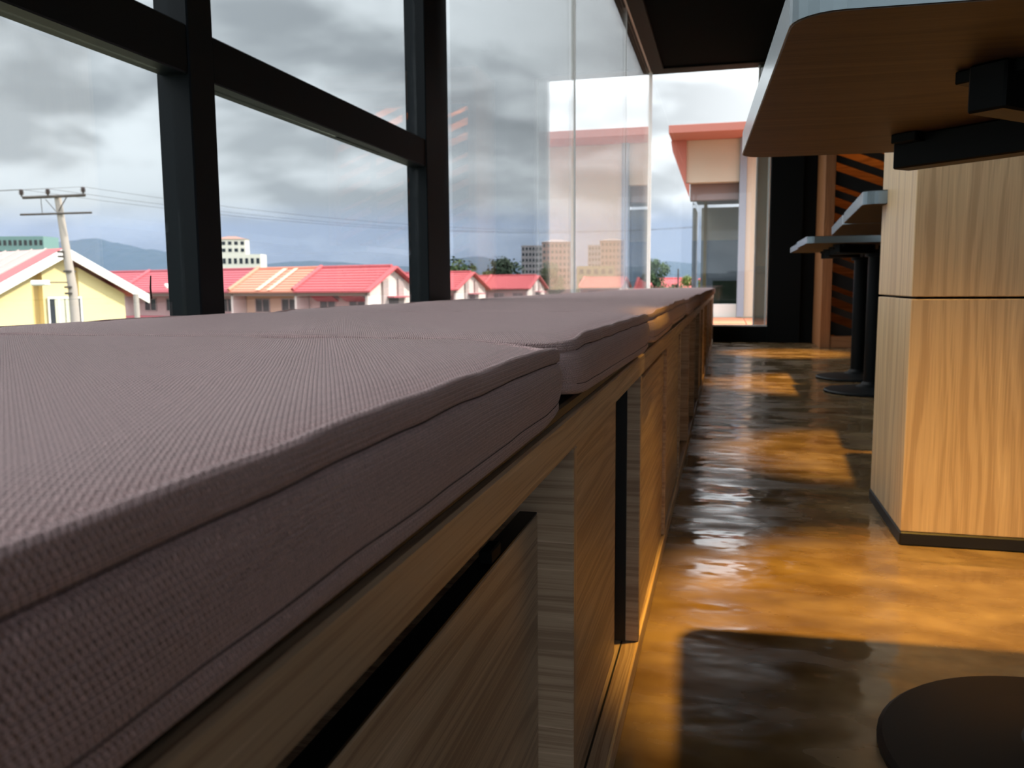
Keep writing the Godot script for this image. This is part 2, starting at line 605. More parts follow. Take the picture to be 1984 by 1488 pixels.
func window_part(parent: Node, xf: Transform3D, x0: float, x1: float, y0: float, y1: float, z: float, frame: Material, panes := 2) -> void:
	var st := mb()
	var f := 0.07
	box(st, Vector3(x0, y0, z - 0.06), Vector3(x1, y0 + f, z + 0.02), 0.0, -1, xf)
	box(st, Vector3(x0, y1 - f, z - 0.06), Vector3(x1, y1, z + 0.02), 0.0, -1, xf)
	for k in panes + 1:
		var x := lerpf(x0, x1 - f, float(k) / panes)
		box(st, Vector3(x, y0, z - 0.06), Vector3(x + f, y1, z + 0.02), 0.0, -1, xf)
	var w := part(parent, "window", st, frame)
	for k in panes:
		st = mb()
		box(st, Vector3(lerpf(x0, x1, float(k) / panes) + 0.02, y0 + 0.03, z - 0.02), Vector3(lerpf(x0, x1, float(k + 1) / panes) - 0.02, y1 - 0.03, z + 0.01), 0.0, -1, xf)
		part(w, "pane", st, M.pane)

func terrace(px: float, ahead: float, al: float, aw: float, s: float, ridge: float, eave: float, units: Array, group: String) -> void:
	var xf := house_frame(px, ahead, al, aw)
	var wd := 6.4 * s
	var dp := 5.2 * s
	var ground := -6.0
	for i in units.size():
		var u: Dictionary = units[i]
		var o := thing("terraced_house", u.label, "house", xf * Vector3(i * wd, ground, 0), 0.0, group)
		o.basis = xf.basis
		var lx := o.transform.affine_inverse() * xf
		var x0 := i * wd
		var x1 := (i + 1) * wd
		var st := mb()
		var gable := PackedVector2Array([Vector2(0, ground), Vector2(dp, ground), Vector2(dp, eave), Vector2(dp / 2, ridge - 0.08), Vector2(0, eave)])
		var turn := Transform3D(Basis(Vector3(0, 0, 1), Vector3(0, 1, 0), Vector3(-1, 0, 0)), Vector3(0, 0, 0))
		# walls set back behind a verandah on the front, party walls to the eaves
		box(st, Vector3(x0 + 0.1, ground, 1.2 * s), Vector3(x1 - 0.1, eave - 0.1, dp), 0.0, -1, lx)
		part(o, "front_wall", st, u.wall)
		st = mb()
		var g2 := PackedVector2Array(gable)
		prism(st, g2, -x0 - 0.2 * s, -x0, lx * turn)
		part(o, "end_wall" if i == 0 else "party_wall", st, M.white_wall)
		if i == units.size() - 1:
			st = mb()
			prism(st, g2, -x1, -x1 + 0.2 * s, lx * turn)
			part(o, "end_wall", st, M.white_wall)
		st = mb()
		box(st, Vector3(x0, eave - 0.42 * s, 0.0), Vector3(x1, eave - 0.02, 0.25 * s), 0.0, -1, lx)
		part(o, "eaves_beam", st, M.grey_trim)
		var ov := 0.35 * s
		var ed := ov * (ridge - eave) / (dp / 2)
		st = mb()
		for side in [0, 1]:
			var z0 := -ov if side == 0 else dp + ov
			var xa := x0 - (0.5 * s if i == 0 else 0.0)
			var p := [Vector3(xa, eave - ed, z0), Vector3(x1, eave - ed, z0), Vector3(x1, ridge, dp / 2), Vector3(xa, ridge, dp / 2)]
			var up := Vector3(0, 0.12, 0)
			var outw := (xf.basis * Vector3(0, 1, -0.5 if side == 0 else 0.5))
			quad(st, lx * (p[0] + up), lx * (p[1] + up), lx * (p[2] + up), lx * (p[3] + up), outw)
			quad(st, lx * p[0], lx * p[1], lx * p[2], lx * p[3], -outw)
			quad(st, lx * p[0], lx * p[1], lx * (p[1] + up), lx * (p[0] + up), xf.basis * Vector3(0, 0, -1 if side == 0 else 1))
			quad(st, lx * p[0], lx * p[3], lx * (p[3] + up), lx * (p[0] + up), xf.basis * Vector3(-1, 0, 0))
			quad(st, lx * p[1], lx * p[2], lx * (p[2] + up), lx * (p[1] + up), xf.basis * Vector3(1, 0, 0))
		var roof := part(o, "roof", st, u.roof)
		# courses of tiles as low ribs, and the raised verge over the party wall
		st = mb()
		var rows := 9
		for k in rows:
			var f := (k + 0.5) / rows
			var a := Vector3(x0, lerpf(eave - ed, ridge, f) + 0.12, lerpf(-ov, dp / 2, f))
			var slope := Vector3(0, ridge - eave + ed, dp / 2 + ov) / rows
			quad(st, lx * (a + Vector3(0, 0.05, 0)), lx * (a + Vector3(wd, 0.05, 0)), lx * (a + Vector3(wd, 0, 0) + slope * 0.9), lx * (a + slope * 0.9), xf.basis * Vector3(0, 1, -0.5))
			quad(st, lx * a, lx * (a + Vector3(wd, 0, 0)), lx * (a + Vector3(wd, 0.05, 0)), lx * (a + Vector3(0, 0.05, 0)), xf.basis * Vector3(0, 0, -1))
		part(roof, "tile_courses", st, u.roof).set_meta("kind", "stuff")
		st = mb()
		tube(st, [lx * Vector3(x1, eave - ed + 0.2, -ov), lx * Vector3(x1, ridge + 0.2, dp / 2)], 0.16 * s, 0.16 * s, 6)
		tube(st, [lx * Vector3(x0, ridge + 0.14, dp / 2), lx * Vector3(x1, ridge + 0.14, dp / 2)], 0.12 * s, 0.12 * s, 6)
		part(roof, "ridge_cap", st, u.roof)
		if u.get("patch"):
			for f in [[0.42, 0.50], [0.60, 0.67]]:
				st = mb()
				var lift := Vector3(0, 0.20, 0)
				quad(st, lx * (Vector3(lerpf(x1, x0, f[0]), eave - ed, -ov) + lift), lx * (Vector3(lerpf(x1, x0, f[1]), eave - ed, -ov) + lift), lx * (Vector3(lerpf(x1, x0, f[1]), ridge, dp / 2) + lift), lx * (Vector3(lerpf(x1, x0, f[0]), ridge, dp / 2) + lift), xf.basis * Vector3(0, 1, -0.5))
				part(roof, "pale_tile_strip", st, M.pale_strip, "pale strip of newer tiles")
		for k in 2:
			var c := lerpf(x0, x1, 0.30 + 0.42 * k)
			window_part(o, lx, c - 0.75 * s, c + 0.75 * s, eave - 1.65 * s, eave - 0.62 * s, 1.2 * s, M.grey_trim)
			if u.get("awning"):
				st = mb()
				var a := Transform3D(Basis(Vector3.RIGHT, 0.5), Vector3(c, eave - 0.55 * s, 0.75 * s))
				box(st, Vector3(-1.0 * s, -0.04, -0.6 * s), Vector3(1.0 * s, 0.04, 0.5 * s), 0.0, -1, lx * a)
				part(o, "awning", st, M.red_roof_b)
		st = mb()
		box(st, Vector3(x0 + 0.2, -2.35 * s, -0.9 * s), Vector3(x1 - 0.2, -2.22 * s, 1.2 * s), 0.0, -1, lx)
		part(o, "porch_roof", st, M.red_roof_b)
		if i == 0:
			# the gable: raised strips and a small awning over its window
			for f in [0.28, 0.60]:
				st = mb()
				box(st, Vector3(x0 - 0.14, ground, dp * f), Vector3(x0 + 0.02, lerpf(eave, ridge, 1.0 - absf(f + 0.06 - 0.5) * 2.0) - 0.25, dp * (f + 0.11)), 0.0, -1, lx)
				part(o, "pilaster", st, M.grey_trim)
			st = mb()
			box(st, Vector3(x0 - 0.10, eave - 1.9 * s, dp * 0.40), Vector3(x0 + 0.02, eave - 0.55 * s, dp * 0.60), 0.0, -1, lx)
			part(o, "window", st, M.pane)
			st = mb()
			box(st, Vector3(x0 - 0.75 * s, eave - 0.56 * s, dp * 0.36), Vector3(x0, eave - 0.46 * s, dp * 0.78), 0.0, -1, lx)
			part(o, "awning", st, M.red_roof_b)

func tree(called: String, label: String, px: float, ahead: float, top: float, wide: float, m: Material, seed_: int, group := "") -> void:
	var r := RandomNumberGenerator.new()
	r.seed = seed_
	var o := thing(called, label, "tree", outd(px, ahead, -6.0), r.randf() * TAU, group)
	var hgt := top + 6.0
	var st := mb()
	tube(st, [Vector3.ZERO, Vector3(0.1, hgt * 0.4, 0), Vector3(0, hgt * 0.75, 0.1)], wide * 0.05, wide * 0.02, 7)
	part(o, "trunk", st, M.bark)
	st = mb()
	var blobs := []
	for k in 16:
		var an := r.randf() * TAU
		var rr := sqrt(r.randf()) * wide * 0.36
		var y := hgt * r.randf_range(0.5, 0.9)
		blobs.append([Vector3(cos(an) * rr, y - rr * 0.35, sin(an) * rr), wide * r.randf_range(0.15, 0.28)])
	for b in blobs:
		for k in 150:
			var d := Vector3(r.randfn(), r.randfn(), r.randfn()).normalized()
			var p: Vector3 = b[0] + d * b[1] * r.randf_range(0.55, 1.05)
			p.y = minf(p.y, hgt)
			var n := (d + Vector3(r.randf_range(-0.6, 0.6), r.randf_range(-0.2, 0.9), r.randf_range(-0.6, 0.6))).normalized()
			var u := n.cross(Vector3(r.randfn(), r.randfn(), r.randfn())).normalized() * wide * 0.045
			var v := n.cross(u).normalized() * wide * 0.028
			tri(st, p - u, p + v, p + u, n)
			tri(st, p - u, p + u, p - v, n)
	part(o, "foliage", st, m)

func tower(called: String, label: String, px0: float, px1: float, top: float, ahead: float, wall: Material, cols: int, rows: int, roof: Material, band := 0.0) -> Node3D:
	var w := (px1 - px0) / 1640.0 * ahead
	var o := thing(called, label, "building", outd((px0 + px1) / 2, ahead, -6.0), atan2(outv(1, 0).z, outv(1, 0).x) * -1.0)
	var h := top / 1640.0 * ahead + 6.0
	pbox(o, "wall", Vector3(-w / 2, 0, -w * 0.4), Vector3(w / 2, h, 0), wall)
	var vis := minf(h - 6.0, h)
	for c in cols:
		for r in rows:
			var x := lerpf(-w / 2, w / 2, (c + 0.22) / cols)
			var x2 := lerpf(-w / 2, w / 2, (c + 0.78) / cols)
			var y := h - vis * (r + 0.85) / rows
			var y2 := h - vis * (r + 0.35) / rows
			pbox(o, "window", Vector3(x, y, -0.3), Vector3(x2, y2, 0.12), M.pane)
	if roof:
		var st := mb()
		var rh := band if band > 0 else w * 0.10
		var a := Vector3(-w * 0.53, h, 0.04 * w)
		var b := Vector3(w * 0.53, h, 0.04 * w)
		var c := Vector3(w * 0.53, h, -w * 0.44)
		var d := Vector3(-w * 0.53, h, -w * 0.44)
		var t0 := Vector3(-w * 0.12, h + rh, -w * 0.2)
		var t1 := Vector3(w * 0.12, h + rh, -w * 0.2)
		quad(st, a, b, t1, t0, Vector3(0, 1, 1))
		quad(st, d, c, t1, t0, Vector3(0, 1, -1))
		tri(st, a, d, t0, Vector3(-1, 1, 0))
		tri(st, b, c, t1, Vector3(1, 1, 0))
		quad(st, a, b, c, d, Vector3(0, -1, 0))
		part(o, "roof", st, roof)
	return o

func hill(called: String, label: String, pts: Array, ahead: float, deep: float, seed_: int) -> void:
	var o := thing(called, label, "hill", outd(pts[0][0], ahead, -6.0))
	var inv := o.transform.affine_inverse()
	var nz := noise(seed_, 0.011, 4)
	var st := mb()
	var n := 90
	var rows := 10
	var grid := []
	for i in n + 1:
		var px := lerpf(pts[0][0], pts[-1][0], float(i) / n)
		var h := 0.0
		for k in pts.size() - 1:
			if px >= pts[k][0] and px <= pts[k + 1][0]:
				var f: float = smoothstep(0.0, 1.0, (px - pts[k][0]) / (pts[k + 1][0] - pts[k][0]))
				h = lerpf(pts[k][1], pts[k + 1][1], f)
		h = h / 1640.0 * ahead + 6.0
		h *= 1.0 + 0.03 * nz.get_noise_1d(px * 3.0)
		var line := []
		for j in rows + 1:
			var f := float(j) / rows
			var prof := sin(f * PI) if j != 0 and j != rows else 0.0
			var z := ahead + (f - 0.5) * deep
			var p := inv * outd(px, ahead, -6.0)
			p += outv(0, z - ahead)
			p.y = h * prof * (1.0 + (0.04 * nz.get_noise_2d(px * 4.0, j * 37.0) if j != rows / 2 else 0.0))
			line.append(p)
		grid.append(line)
	for i in n:
		for j in rows:
			quad(st, grid[i][j], grid[i + 1][j], grid[i + 1][j + 1], grid[i][j + 1], Vector3(0, 1, 0))
	part(o, "slope", st, M.hill)


# ---------------------------------------------------------------- the scene
func _ready() -> void:
	rng.seed = 3
	# camera, sky, sun, exposure
	var cam := Camera3D.new()
	cam.name = "camera"
	cam.transform = Transform3D(Basis(BX, BY, BZ).orthonormalized(), EYE)
	cam.fov = 48.8037
	var ca := CameraAttributesPhysical.new()
	ca.frustum_focal_length = 26.4516
	ca.frustum_focus_distance = 0.62
	ca.exposure_aperture = 18.0
	ca.frustum_near = 0.02
	ca.frustum_far = 12000.0
	cam.attributes = ca
	add_child(cam)
	cam.current = true
	var env := Environment.new()
	env.background_mode = Environment.BG_SKY
	var sky := Sky.new()
	var pano := PanoramaSkyMaterial.new()
	pano.panorama = make_sky()
	sky.sky_material = pano
	env.sky = sky
	env.background_energy_multiplier = 2.1
	env.tonemap_mode = Environment.TONE_MAPPER_LINEAR
	env.tonemap_exposure = 1.2
	env.sdfgi_enabled = true
	env.ssao_enabled = true
	env.ssil_enabled = true
	env.volumetric_fog_enabled = true
	env.volumetric_fog_density = 0.0
	var we := WorldEnvironment.new()
	we.name = "world_environment"
	we.environment = env
	add_child(we)
	var sun := DirectionalLight3D.new()
	sun.name = "sun"
	sun.look_at_from_position(Vector3(8, 6.5, -1.4), Vector3.ZERO)
	sun.light_color = Color(1.0, 0.96, 0.90)
	sun.light_energy = 1.7
	sun.light_angular_distance = 4.0
	sun.sky_mode = DirectionalLight3D.SKY_MODE_LIGHT_ONLY
	sun.shadow_enabled = true
	add_child(sun)

	make_materials()
	build_room()
	build_windows()
	build_bench()
	build_cushions()
	build_tables()
	build_pillar_and_screen()
	build_lamps()
	build_end_building()
	build_outdoors()


func build_room() -> void:
	var o := struct("floor", "sealed ochre concrete floor between the bench and the tables", "floor")
	pbox(o, "floor_slab", Vector3(-0.80, -0.25, -8.62), Vector3(3.7, 0.0, 3.2), M.floor)
	o = struct("ceiling", "matt black ceiling above the bench and aisle", "ceiling")
	pbox(o, "ceiling_panel", Vector3(-0.72, 2.6, -8.62), Vector3(3.7, 2.75, 3.2), M.ceiling)
	pbox(o, "edge_beam", Vector3(-0.735, 2.575, -8.56), Vector3(-0.62, 2.60, 3.2), M.black)
	pbox(o, "eaves_soffit", Vector3(-0.83, 2.60, -8.62), Vector3(-0.72, 2.75, 3.2), M.black)
	o = struct("wall_left", "low black sill wall under the side windows behind the bench", "wall")
	pbox(o, "sill_wall", Vector3(-0.80, 0.0, -8.55), Vector3(-0.74, 0.46, 3.2), M.black)
	o = struct("wall_right", "dark wall on the far right side of the room", "wall")
	pbox(o, "wall_panel", Vector3(3.55, 0.0, -8.62), Vector3(3.7, 2.6, 3.2), M.dark_wall)
	o = struct("wall_back", "low black wall under the added window behind the camera", "wall")
	pbox(o, "sill_wall", Vector3(-0.74, 0.0, 3.05), Vector3(3.55, 0.8, 3.2), M.black)
	o = struct("window_4", "wide unseen window added behind the camera for cool daylight", "window")  # unseen window, added so cool daylight reaches faces turned to the camera
	for x in [-0.74, 0.67, 2.08, 3.49]:
		pbox(o, "mullion", Vector3(x, 0.8, 3.08), Vector3(x + 0.05, 2.6, 3.14), M.frame)
	for x in [-0.69, 0.72, 2.13]:
		pbox(o, "glass_pane", Vector3(x, 0.8, 3.10), Vector3(x + 1.36, 2.6, 3.106), M.glass)
	o = struct("wall_end", "matt black end wall beside and beneath the end window", "wall")
	pbox(o, "wall_panel", Vector3(0.80, 0.0, -8.62), Vector3(3.55, 2.6, -8.47), M.black)
	pbox(o, "sill_wall", Vector3(-0.74, 0.0, -8.58), Vector3(0.385, 0.152, -8.44), M.black, 0.004)
	pbox(o, "column", Vector3(0.385, 0.0, -8.62), Vector3(0.68, 2.6, -8.40), M.black, 0.006)
	pbox(o, "return_panel", Vector3(0.68, 0.0, -8.60), Vector3(0.80, 2.6, -8.45), M.black, 0.004)
	pbox(o, "head_beam", Vector3(-0.74, 2.583, -8.60), Vector3(0.385, 2.6, -8.40), M.black)


func build_windows() -> void:
	# framed side glazing: mullions, two lines of transom, panes between them
	var o := struct("window_1", "black framed side window above the bench with thick mullions and a transom", "window")
	var ends := [2.19, 1.158, 0.03, -1.09, -2.21, -3.1]
	for k in range(1, 5):
		var st := mb()
		var d: float = ends[k]
		box(st, Vector3(-0.80, 0.46, -d), Vector3(-0.745, 2.6, -(d - 0.062)), 0.002)
		part(o, "mullion", st, M.frame)
	var st := mb()
	box(st, Vector3(-0.80, 0.46, -2.19), Vector3(-0.745, 2.6, -2.085), 0.002)
	box(st, Vector3(-0.80, 0.46, -2.285), Vector3(-0.752, 2.6, -2.19), 0.002)
	part(o, "end_post", st, M.frame)
	for k in 5:
		var near: float = ends[k + 1]
		var far: float = (2.085 if k == 0 else ends[k] - 0.062)
		for y in [[0.46, 0.485], [0.862, 0.930]]:
			pbox(o, "transom", Vector3(-0.792, y[0], -far), Vector3(-0.747, y[1], -near), M.frame, 0.002)
		for y in [[0.485, 0.862], [0.930, 2.6]]:
			pbox(o, "glass_pane", Vector3(-0.776, y[0], -far), Vector3(-0.770, y[1], -near), M.glass)
	var sm := mb()
	prism(sm, PackedVector2Array([Vector2(-1.0200, 0.577), Vector2(-1.0185, 0.577), Vector2(-1.0160, 0.560), Vector2(-1.0172, 0.545), Vector2(-1.0195, 0.546), Vector2(-1.0185, 0.560)]), -0.770, -0.7690, Transform3D(Basis(Vector3(0, 0, 1), Vector3(0, 1, 0), Vector3(1, 0, 0)), Vector3.ZERO))
	part(o, "glass_smear", sm, M.smear, "thin dark brown streak on the pane")

	o = struct("window_2", "frameless glass side window with thin pale joints beyond the black post", "window")
	var js := [2.285, 4.262, 6.50, 8.47]
	for k in 3:
		pbox(o, "glass_pane", Vector3(-0.757, 0.46, -js[k + 1] + 0.006), Vector3(-0.745, 2.58, -js[k] - 0.006), M.glass)
	for b in [[-0.751, 0.46, -4.262, 0.011], [-0.751, 0.46, -6.50, 0.004], [-0.748, 0.153, -8.492, 0.020]]:
		var bead := mb()
		tube(bead, [Vector3(b[0], b[1], b[2]), Vector3(b[0], 2.582, b[2])], b[3], b[3], 14)
		part(o, "corner_seal" if b[3] > 0.01 else "joint_seal", bead, M.white_seal)
	pbox(o, "head_seal", Vector3(-0.744, 2.571, -8.46), Vector3(-0.738, 2.577, -2.29), M.silicone)
	pbox(o, "head_channel", Vector3(-0.80, 2.58, -8.55), Vector3(-0.735, 2.60, -2.19), M.black)

	o = struct("window_3", "tall end window with pale aluminium edge strips looking on the terrace", "window")
	pbox(o, "glass_pane", Vector3(-0.733, 0.152, -8.49), Vector3(0.385, 2.583, -8.478), M.glass)
	pbox(o, "side_pane", Vector3(0.268, 0.166, -8.52), Vector3(0.362, 2.583, -8.505), M.dark_pane)
	pbox(o, "sill_channel", Vector3(-0.733, 0.150, -8.50), Vector3(0.385, 0.166, -8.455), M.alu, 0.002)
	pbox(o, "edge_strip", Vector3(0.362, 0.16, -8.50), Vector3(0.376, 2.583, -8.455), M.alu, 0.002)
	pbox(o, "edge_strip", Vector3(0.252, 0.16, -8.53), Vector3(0.268, 2.583, -8.495), M.alu, 0.002)


func build_bench() -> void:
	var off := Vector3(0.43, 0, 4.0)
	var o := thing("bench_rail", "long brown wood rail running along the bench front just below the cushions", "bench rail", Vector3(-0.43, 0, -4.0))
	pbox(o, "front_rail", Vector3(-0.131, 0.430, -8.43) + off, Vector3(-0.115, 0.459, 1.2) + off, M.bench_wood, 0.0015, 2)
	o = thing("seat_board", "bench seat board painted black as the shadow gap beneath the cushions", "bench seat", Vector3(-0.43, 0, -4.0))
	pbox(o, "board", Vector3(-0.735, 0.4592, -8.43) + off, Vector3(-0.1185, 0.4695, 1.2) + off, M.rubber, 0.002, 2)  # coloured black to paint in the shadow gap under the cushions
	o = thing("base_board", "low wooden base board of the bench with a door groove, on the floor", "bench base", Vector3(-0.43, 0, -4.0))
	pbox(o, "board", Vector3(-0.735, 0.0, -8.43) + off, Vector3(-0.115, 0.031, 1.2) + off, M.bench_wood, 0.0025, 2)
	pbox(o, "door_groove", Vector3(-0.1410, 0.0305, -8.43) + off, Vector3(-0.1385, 0.0318, 1.2) + off, M.black_wood, 0.0005, 2, "dark door groove")
	pbox(o, "edge_lip", Vector3(-0.1185, 0.0305, -8.43) + off, Vector3(-0.1155, 0.0320, 1.2) + off, M.pillar_wood, 0.0005, 2, "pale edge lip")
	# one cabinet after another, each with its side panel, back and sliding door
	var recess := [0.030, 0.030, 0.007, 0.006, 0.032, 0.100, 0.020, 0.007, 0.006, 0.026, 0.007, 0.006, 0.020, 0.007, 0.006]
	var ords := ["nearest", "second nearest", "third nearest", "fourth nearest", "fifth nearest", "sixth nearest", "seventh nearest", "eighth nearest", "ninth nearest", "tenth nearest", "eleventh nearest", "twelfth nearest", "thirteenth nearest", "fourteenth nearest", "farthest"]
	var how := ["with a black finger slot above its door", "door slid short of a black gap", "its door nearly flush with the front", "its reddish door nearly flush", "door set deep beside a pale panel", "standing open and dark inside"]
	for k in 15:
		var far := 0.659 + 0.555 * k
		if k == 14:
			far = 8.425
		var near := far - (0.555 if k < 14 else 0.551)
		var c := thing("storage_cabinet", "cabinet under the bench, %s to the camera%s" % [ords[k], ", " + how[k] if k < 6 else ""] if k < 14 else "wooden cabinet under the bench, against the black end wall", "cabinet", Vector3(-0.43, 0.031, -(near + far) / 2), 0.0, "cabinets under the bench")
		var q := Vector3(0.43, -0.031, (near + far) / 2)
		pbox(c, "side_panel", Vector3(-0.70, 0.0325, -far - 0.016) + q, Vector3(-0.1155, 0.4295, -far) + q, M.bench_wood, 0.0012, 0, "greyish side panel with horizontal grain")
		pbox(c, "back_panel", Vector3(-0.72, 0.0315, -far) + q, Vector3(-0.70, 0.4145, -near - 0.018) + q, M.bench_wood, 0.0, 2)
		var xr: float = -0.115 - recess[k]
		var a := near + 0.020
		var b := far - 0.002
		var top := 0.4285
		if k == 1:
			b = far - 0.05
		if k == 0:
			top = 0.375
		if k == 5:
			a = near + 0.30
		if k == 2:
			top = 0.417
		pbox(c, "sliding_door", Vector3(xr - 0.014, 0.034, -b) + q, Vector3(xr, top, -a) + q, M.bench_wood, 0.0012, 2)
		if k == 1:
			pbox(c, "gap_shade_strip", Vector3(-0.150, 0.034, -far + 0.001) + q, Vector3(-0.1345, 0.4285, -far + 0.006) + q, M.rubber, 0.0, -1, "black strip painting in the unlit door gap")  # black strip stands for the unlit gap beside the door
		if k == 0:
			pbox(c, "slot_shade_cap", Vector3(xr - 0.0145, 0.3752, -b + 0.001) + q, Vector3(xr - 0.0004, 0.3768, -a - 0.001) + q, M.rubber, 0.0, -1, "black cap painting in the slot shade along the door top")  # black capping darkens the door top like the unlit slot interior
			pbox(c, "door_catch", Vector3(xr - 0.010, 0.3769, -0.545) + q, Vector3(xr - 0.001, 0.3860, -0.520) + q, M.black, 0.001, -1, "small black door catch")


func build_cushions() -> void:
	var ords := ["first", "second", "third", "fourth", "fifth", "sixth", "seventh", "eighth", "ninth", "tenth", "eleventh", "twelfth", "thirteenth", "last"]
	var near := 0.0
	var proto: Node3D
	for k in 14:
		var far := 0.605 if k == 0 else 0.615 + 0.6027 * k
		var ln := far - near - 0.009
		var label := "mauve grey woven seat cushion on the window bench, %s from the camera" % ords[k]
		if k == 0:
			label = "large blurred woven seat cushion filling the near left foreground"
		elif k == 1:
			label = "woven seat cushion whose rounded near corner catches daylight behind the foreground cushion"
		elif k == 13:
			label = "last woven seat cushion, at the far end of the bench against the end window"
		var at := Vector3(-0.420, 0.4697, -(near + far) / 2)
		var c: Node3D
		if k < 3 or proto == null:
			c = thing("seat_cushion", label, "cushion", at, 0.0, "seat cushions along the window bench")
			var st := mb()
			var seams := cushion(st, 0.315, ln / 2, k < 2, 40 + k)
			part(c, "cushion_body", st, M.fabric)
			for line in seams:
				st = mb()
				tube(st, line, 0.0004, 0.0004, 5)
				part(c, "seam_thread", st, M.thread)
			if k == 2:
				proto = c
		else:
			c = proto.duplicate()
			c.name = numbered("seat_cushion")
			add_child(c, true)
			c.position = at
			tag(c, label, "cushion", "seat cushions along the window bench")
		c.position.x += [0.0, 0.0, 0.002, -0.003, 0.003, -0.002, 0.004][k % 7]
		c.rotation.y = [0.0, -0.024, 0.004, -0.006, 0.005, -0.003, 0.004][k % 7]
		near = far + 0.004


func build_tables() -> void:
	make_table("nearest pedestal table, its brown underside hanging over the top right of the view", Vector3(0.385, 0, -1.025), 0.036, Vector2(0.355, 0.355), Vector3(0.035, 0, -0.01), "cafe tables along the aisle")
	make_table("pedestal table just behind the wood-clad pillar, its pale edge pointing at the camera", Vector3(0.70, 0, -2.58), -0.06, Vector2(0.36, 0.355), Vector3(0.02, 0, 0), "cafe tables along the aisle")
	make_table("pedestal table end to end with and beyond the one behind the pillar", Vector3(0.745, 0, -3.31), -0.06, Vector2(0.36, 0.345), Vector3(0.02, 0, 0), "cafe tables along the aisle")
	make_table("farther pedestal table past the gap, with the nearer of two full black columns", Vector3(0.725, 0, -4.65), 0.0, Vector2(0.355, 0.32), Vector3(0.01, 0, 0), "cafe tables along the aisle")
	make_table("farthest pedestal table, closest to the slatted wooden screen", Vector3(0.74, 0, -5.32), 0.0, Vector2(0.355, 0.345), Vector3(0.02, 0, 0), "cafe tables along the aisle")


func build_pillar_and_screen() -> void:
	var o := thing("wood_pillar", "square wood-clad pillar with a groove round it and black skirting", "pillar", Vector3(0.69, 0, -2.115))
	var q := Vector3(-0.69, 0, 2.115)
	pbox(o, "core", Vector3(0.386, 0.0, -2.30) + q, Vector3(0.994, 2.6, -1.93) + q, M.black)
	for y in [[0.03, 0.5255], [0.5305, 1.60], [1.605, 2.6]]:
		pbox(o, "cladding_panel", Vector3(0.374, y[0], -2.312) + q, Vector3(1.006, y[1], -1.917) + q, M.pillar_wood, 0.0015, 1)
	pbox(o, "skirting", Vector3(0.372, 0.0, -2.316) + q, Vector3(1.008, 0.0295, -1.913) + q, M.rubber, 0.003)

	o = thing("slatted_screen", "tall wooden screen with diagonal slats lit orange from behind", "screen", Vector3(1.5, 0, -8.0))
	q = Vector3(-1.5, 0, 8.0)
	pbox(o, "frame_post", Vector3(0.80, 0, -8.46) + q, Vector3(0.885, 2.59, -7.80) + q, M.screen_wood, 0.003, 1)
	pbox(o, "frame_post", Vector3(2.20, 0, -8.46) + q, Vector3(2.28, 2.59, -7.80) + q, M.screen_wood, 0.003, 1)
	pbox(o, "bottom_rail", Vector3(0.886, 0, -8.0) + q, Vector3(2.199, 0.10, -7.81) + q, M.screen_wood, 0.003, 0)
	pbox(o, "top_rail", Vector3(0.886, 2.27, -7.89) + q, Vector3(2.199, 2.59, -7.81) + q, M.screen_wood, 0.003, 0)
	pbox(o, "back_panel", Vector3(0.886, 0.10, -8.46) + q, Vector3(2.199, 2.49, -8.43) + q, M.ply, 0.0, 0)
	var n := 0
	var y := 0.12
	while y < 2.85:
		var thick := 0.115 if n % 3 == 0 else 0.06
		var x0 := 0.888
		var x1 := 2.197
		var pts := PackedVector2Array([Vector2(x0, y), Vector2(x1, y - 0.39 * (x1 - x0)), Vector2(x1, y - 0.39 * (x1 - x0) + thick), Vector2(x0, y + thick)])
		var clip := Geometry2D.intersect_polygons(pts, PackedVector2Array([Vector2(0.888, 0.102), Vector2(2.197, 0.102), Vector2(2.197, 2.40), Vector2(0.888, 2.40)]))
		if clip.size():
			var st := mb()
			prism(st, clip[0], -7.93, -7.90, Transform3D(Basis(), q))
			part(o, "slat", st, M.black_wood if n % 3 == 0 else M.slat)
		y += thick + (0.045 if n % 3 == 2 else 0.075)
		n += 1
	for x in [[1.30, 0.07], [1.415, 0.035], [1.475, 0.03], [1.80, 0.05]]:
		pbox(o, "upright", Vector3(x[0], 0.10, -7.895) + q, Vector3(x[0] + x[1], 2.268, -7.86) + q, M.slat, 0.002)
	var g := mat(Color(1.0, 0.7, 0.35), 0.5)
	g.emission_enabled = true
	g.emission = Color(1.0, 0.55, 0.18)
	g.emission_energy_multiplier = 2.0
	pbox(o, "strip_light", Vector3(0.95, 2.44, -8.25) + q, Vector3(2.15, 2.47, -8.21) + q, g, 0.0)
	var l := AreaLight3D.new()
	l.name = "strip_light_glow"
	l.position = Vector3(1.55, 2.43, -8.23) + q
	l.rotation_degrees = Vector3(-90, 0, 0)
	l.area_size = Vector2(1.2, 0.04)
	l.light_color = Color(1.0, 0.72, 0.36)
	l.light_energy = 0.75
	l.area_range = 8.0
	l.shadow_enabled = true
	o.add_child(l, true)


func build_lamps() -> void:
	var g := "warm downlights in the black ceiling"
	downlight(0.20, 1.37, 14.5, 16.5, 0.6, 6.0, "warm downlight in the ceiling above the nearest table", g)
	downlight(0.30, 2.95, 10.0, 12.5, 0.8, 3.0, "warm downlight in the ceiling above the tables behind the pillar", g)
	downlight(0.38, 5.00, 15.0, 15.0, 0.8, 2.0, "warm downlight in the ceiling above the two farther tables", g)
	downlight(0.50, 7.15, 15.0, 14.0, 0.8, 0.0, "warm downlight in the ceiling by the slatted screen", g)





